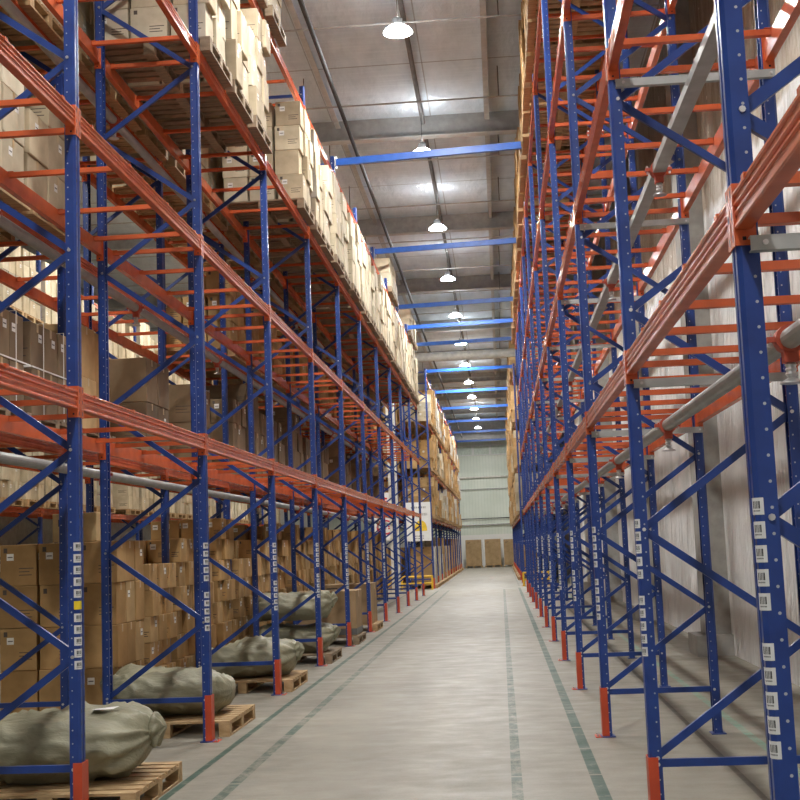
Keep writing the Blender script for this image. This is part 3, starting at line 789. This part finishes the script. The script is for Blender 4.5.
# ------------------------------------------------------------------ high bay lamps
def lamp(x, y, z, label, lens, group):
    o = tag(link('high_bay_lamp', None, (x, y, z)), label, 'lamp', group)
    g = Geo(); g.smooth = True; g.lathe([(.07, .115), (.12, .10), (.19, .05), (.225, .0), (.22, .0), (.185, .045), (.115, .095), (.07, .11)], (0, 0, 0), 'glow', 28); sh = link('lamp_shade', g.data('lamp_shade'), (0, 0, 0), o)
    g = Geo(); n = 24; g.quad([(.205 * math.cos(2 * math.pi * i / n), -.205 * math.sin(2 * math.pi * i / n), .012) for i in range(n)], lens); link('lens', g.data('lens'), (0, 0, 0), sh)['label'] = 'glowing white lens'
    g = Geo(); g.lathe([(.075, .115), (.075, .22), (.03, .24)], (0, 0, 0), 'shade', 18); link('driver_housing', g.data('driver_housing'), (0, 0, 0), o)
    g = Geo(); g.tube((0, 0, .24), (0, 0, .86), .008, 'rod', 8); link('hanging_rod', g.data('hanging_rod'), (0, 0, 0), o)
LY = [18.5 + 6.1 * i for i in range(-4, 12)]
seen = 0
for y in LY:
    if y > 16 and y < 90: seen += 1; lab = f'glowing round high bay lamp over the aisle, {ORD[seen]} from the camera'
    else: lab = f'high bay lamp over the near aisle, {ORD[int((y + 6) / 6.1) + 1]} one behind the view'
    lamp(-1.2, y, 9.45, lab, 'lens', 'high bay lamps over the main aisle')
for i, y in enumerate([8. + 6.1 * j for j in range(8)]): lamp(-7.1, y, 9.45, f'high bay lamp over the next aisle, {ORD[i + 1]} along', 'lens2', 'high bay lamps over the next aisle')

# ------------------------------------------------------------------ ceiling services
CZ = 10.5
def run(name, label, cat, A, B, r, mat, group='pipes below the ceiling'):
    g = Geo(); mid = [(a + b) / 2 for a, b in zip(A, B)]
    g.tube([a - m for a, m in zip(A, mid)], [b - m for b, m in zip(B, mid)], r, mat, 12); return tag(link(name, g.data(name), mid), label, cat, group)
run('ceiling_pipe', 'dark grey pipe running along the aisle under the ceiling', 'pipe', (-2.36, -8, 9.05), (-2.36, 88, 9.05), .035, 'main')
run('cable_tray', 'grey tray above the row of lamps', 'tray', (-1.2, -8, 10.36), (-1.2, 88, 10.36), .045, 'tray')
for i, y in enumerate([19.2 + 3.62 * j for j in range(16)]):
    w_ = ORD[i] if i else 'nearest'
    o = tag(link('sprinkler_branch', None, (0, y, 9.9)), f'thin branch pipe across the ceiling, {w_ if i else "nearest"} in view' if i else 'thin branch pipe across the ceiling, nearest of all', 'pipe', 'branch pipes below the ceiling')
    g = Geo(); g.tube((-13, 0, 0), (3.0, 0, 0), .016, 'purlin', 8); link('branch_run', g.data('branch_run'), (0, 0, 0), o)
    for x in (-3.3, .35):
        g = Geo(); g.tube((0, 0, 0), (0, 0, .595), .011, 'rod', 6); link('hanger_rod', g.data('hanger_rod'), (x, 0, 0), o)
run('air_duct', 'pale round duct crossing high above the cross aisle', 'duct', (-9, 47.3, 8.75), (2.9, 47.3, 8.75), .16, 'duct')

# ------------------------------------------------------------------ the far end
def lettering(g, x0, x1, z, h, y, n, mat, rnd):
    w = (x1 - x0) / n
    for i in range(n):
        a = x0 + i * w
        for j in range(2): g.lohi((a + w * .12, y, z + j * h * .55 - h / 2), (a + w * rnd.uniform(.55, .85), y + .001, z + j * h * .55 - h / 2 + h * .32), mat)
        g.lohi((a + w * .3, y, z - h / 2), (a + w * .45, y + .001, z + h / 2), mat)
rs = random.Random(5)
o = tag(link('hanging_sign', None, (-3.165, 49.27, 2.6)), 'white aisle sign with a yellow half round, hung on the distant left rack end', 'sign')
g = Geo(); g.box((0, 0, 0), (.97, .012, 1.50), 'board'); link('board', g.data('board'), (0, 0, 0), o)
g = Geo(); lettering(g, -.28, .32, .55, .07, -.0075, 9, 'ink', rs); link('lettering', g.data('lettering'), (0, 0, 0), o)
g = Geo(); [g.lohi((.10 + i * .022, -.0075, .23), (.10 + i * .022 + rs.choice((.006, .012)), -.0065, .33), 'ink') for i in range(12)]; link('barcode', g.data('barcode'), (0, 0, 0), o)
g = Geo(); P = [(.08 + .25 * math.cos(t), -.0075, -.37 + .42 * math.sin(t) ** .8) for t in [math.pi * (.0005 + .999 * i / 20) for i in range(21)]]; g.quad(P, 'sign_yellow'); link('yellow_half_round', g.data('yellow_half_round'), (0, 0, 0), o)
g = Geo(); lettering(g, -.16, .20, -.56, .05, -.0075, 7, 'ink', rs); lettering(g, -.16, .20, -.65, .05, -.0075, 7, 'ink', rs); link('small_print', g.data('small_print'), (0, 0, 0), o)
o = tag(link('hanging_sign', None, (-4.45, 49.27, 2.85)), 'white sign with red writing on the rack end behind the yellow rail', 'sign')
g = Geo(); g.box((0, 0, 0), (.9, .012, 1.85), 'board'); link('board', g.data('board'), (0, 0, 0), o)
g = Geo(); lettering(g, -.3, .35, .65, .22, -.0075, 3, 'sign_red', rs)
for i in range(18):
    a0, a1 = (math.pi * 2 * t / 18 for t in (i, i + 1))
    g.quad([(.0 + r * math.cos(a), -.0075, -.42 + r * .8 * math.sin(a)) for r, a in ((.36, a0), (.28, a0), (.28, a1), (.36, a1))], 'sign_red')
lettering(g, -.22, .22, -.42, .16, -.0075, 3, 'sign_red', rs); link('red_lettering', g.data('red_lettering'), (0, 0, 0), o)

def guard_rail(x0, x1, y, label):
    o = tag(link('guard_rail', None, ((x0 + x1) / 2, y, 0)), label, 'guard rail', 'yellow rack end rails'); h = (x1 - x0) / 2
    for z in (.24, .50):
        g = Geo(); g.tube((-h, 0, z), (h, 0, z), .04, 'yellow', 12); link('rail', g.data('rail'), (0, 0, 0), o)
    for x in ((-h, 0, h) if h > .6 else (-h, h)):
        g = Geo(); g.tube((x, 0, 0), (x, 0, .535), .042, 'yellow', 12); g.box((x, 0, .006), (.16, .16, .012), 'yellow'); link('post', g.data('post'), (0, 0, 0), o)
guard_rail(-5.0, -2.68, 48.5, 'yellow tube rail before the end of the distant left rack')
guard_rail(.78, 1.75, 48.4, 'yellow tube rail before the end of the distant right rack')

for i, (x, w, h, lab) in enumerate(((-1.95, 1.10, 1.95, 'tall brown carton against the far wall, left one'), (-.60, 1.12, 1.95, 'tall brown carton against the far wall, middle one'), (.72, 1.1, 1.9, 'tall brown carton against the far wall, partly behind the right rack'))):
    p = Geo(); p.add(PALG['wood_one'], (0, 0, 0)); tag(link('wooden_pallet', p.data('wooden_pallet'), (x, 89.9, 0)), ('wooden pallet under the left tall carton at the far wall', 'wooden pallet under the middle tall carton at the far wall', 'wooden pallet under the tall carton nearest the right rack')[i], 'pallet', 'pallets at the far wall')
    o = big_carton(89.9, w, .9, h - .14, lab, x=x, foot=False, tint=(.40, .28, .15))
o = tag(link('fire_cabinet', None, (2.92, 40.4, 0)), 'red cabinet on the right side wall beyond the racks', 'cabinet')
g = Geo(); g.box((0, 0, .75), (.26, .8, 1.5), 'red'); link('body', g.data('body'), (0, 0, 0), o)
g = Geo(); g.box((-.135, 0, .8), (.008, .7, 1.3), 'red'); link('door', g.data('door'), (0, 0, 0), o)
g = Geo(); g.box((-.15, -.25, .8), (.02, .02, .14), 'steel'); link('handle', g.data('handle'), (0, 0, 0), o)

# ------------------------------------------------------------------ the hall itself
X0, X1, Y0, Y1 = -13.6, 3.1, -9.0, 91.2
g = Geo(); g.lohi((X0, Y0, -.1), (X1, Y1, 0), 'floor'); structure('floor', g)
g = Geo(); g.lohi((X0, Y0, CZ), (X1, Y1, CZ + .1), 'ceiling'); structure('ceiling', g)
g = Geo(); g.lohi((X1, Y0, -.1), (X1 + .1, Y1, CZ + .1), 'wall_sheet'); structure('wall_right', g)
g = Geo(); g.lohi((X0 - .1, Y0, -.1), (X0, Y1, CZ + .1), 'wall_plain'); structure('wall_left', g)
g = Geo(); g.lohi((X0 - .1, Y1, -.1), (X1 + .1, Y1 + .1, CZ + .1), 'wall_far'); structure('wall_back', g)
g = Geo(); g.lohi((X0 - .1, Y0 - .1, -.1), (X1 + .1, Y0, CZ + .1), 'wall_plain'); structure('wall_front', g)
for i in range(9):
    y = 17.35 + 8. * i; g = Geo()
    g.lohi((X0, y - .12, CZ - .46), (X1, y + .12, CZ - .44), 'purlin'); g.lohi((X0, y - .006, CZ - .44), (X1, y + .006, CZ), 'girder')
    structure('ceiling_beam', g)
    g = Geo(); g.lohi((X1 - .34, y + .85 - .25, 0), (X1, y + .85 + .25, CZ - .47), 'concrete'); g.lohi((X1 - .5, y + .85 - .4, 0), (X1, y + .85 + .4, .28), 'concrete'); structure('column', g)
for x in (-6.9, -4.95, -2.95, .12, 2.1):
    for i in range(-1, 9):
        y = 17.35 + 8. * i; a, b = y + .13, y + 7.87
        a = max(a, Y0); b = min(b, Y1 - .1); g = Geo()
        g.lohi((x - .05, a, CZ - .20), (x + .05, b, CZ - .19), 'purlin'); g.lohi((x - .05, a, CZ - .19), (x - .042, b, CZ), 'purlin'); structure('ceiling_purlin', g)
g = Geo(); g.lohi((X0, 88.6, 8.95), (X1, 88.8, CZ), 'girder'); structure('trim_1', g)
g = Geo(); g.lohi((-4.02, 46.2, 0), (-3.72, 46.5, CZ), 'duct'); structure('column', g)
# window band and pipes on the far wall
for i, x in enumerate((-2.35, -1.1, .15)):
    o = link(f'window_{i + 1}', None, (x, Y1 - .03, 8.35)); o['kind'] = 'structure'
    g = Geo(); g.box((0, 0, 0), (1.1, .02, .62), 'glass'); p = link('pane', g.data('pane'), (0, 0, 0), o)
    g = Geo()
    for s in (-1, 1): g.box((s * .58, -.01, 0), (.06, .05, .74), 'board'); g.box((0, -.01, s * .34), (1.2, .05, .06), 'board')
    link('window_frame', g.data('window_frame'), (0, 0, 0), o)
for z, r, m, w_ in ((6.4, .07, 'duct', 'upper pale'), (5.55, .03, 'pipe', 'thin upper grey'), (3.0, .05, 'pipe', 'lower grey'), (3.45, .03, 'main', 'thin dark')):
    run('wall_mounted_pipe', f'{w_} pipe running level along the far wall', 'pipe', (-8, Y1 - .12, z), (2.9, Y1 - .12, z), r, m, 'pipes on the far wall')

# ------------------------------------------------------------------ light and view
w = bpy.data.worlds.new('world'); S.world = w; w.use_nodes = True
w.node_tree.nodes['Background'].inputs[0].default_value = (.8, .85, .9, 1); w.node_tree.nodes['Background'].inputs[1].default_value = .05
S.view_settings.view_transform = 'Standard'; S.view_settings.look = 'None'; S.view_settings.exposure = .30; S.view_settings.gamma = 1.
S.cycles.max_bounces = 8; S.cycles.diffuse_bounces = 5; S.cycles.glossy_bounces = 3; S.cycles.sample_clamp_indirect = 8.
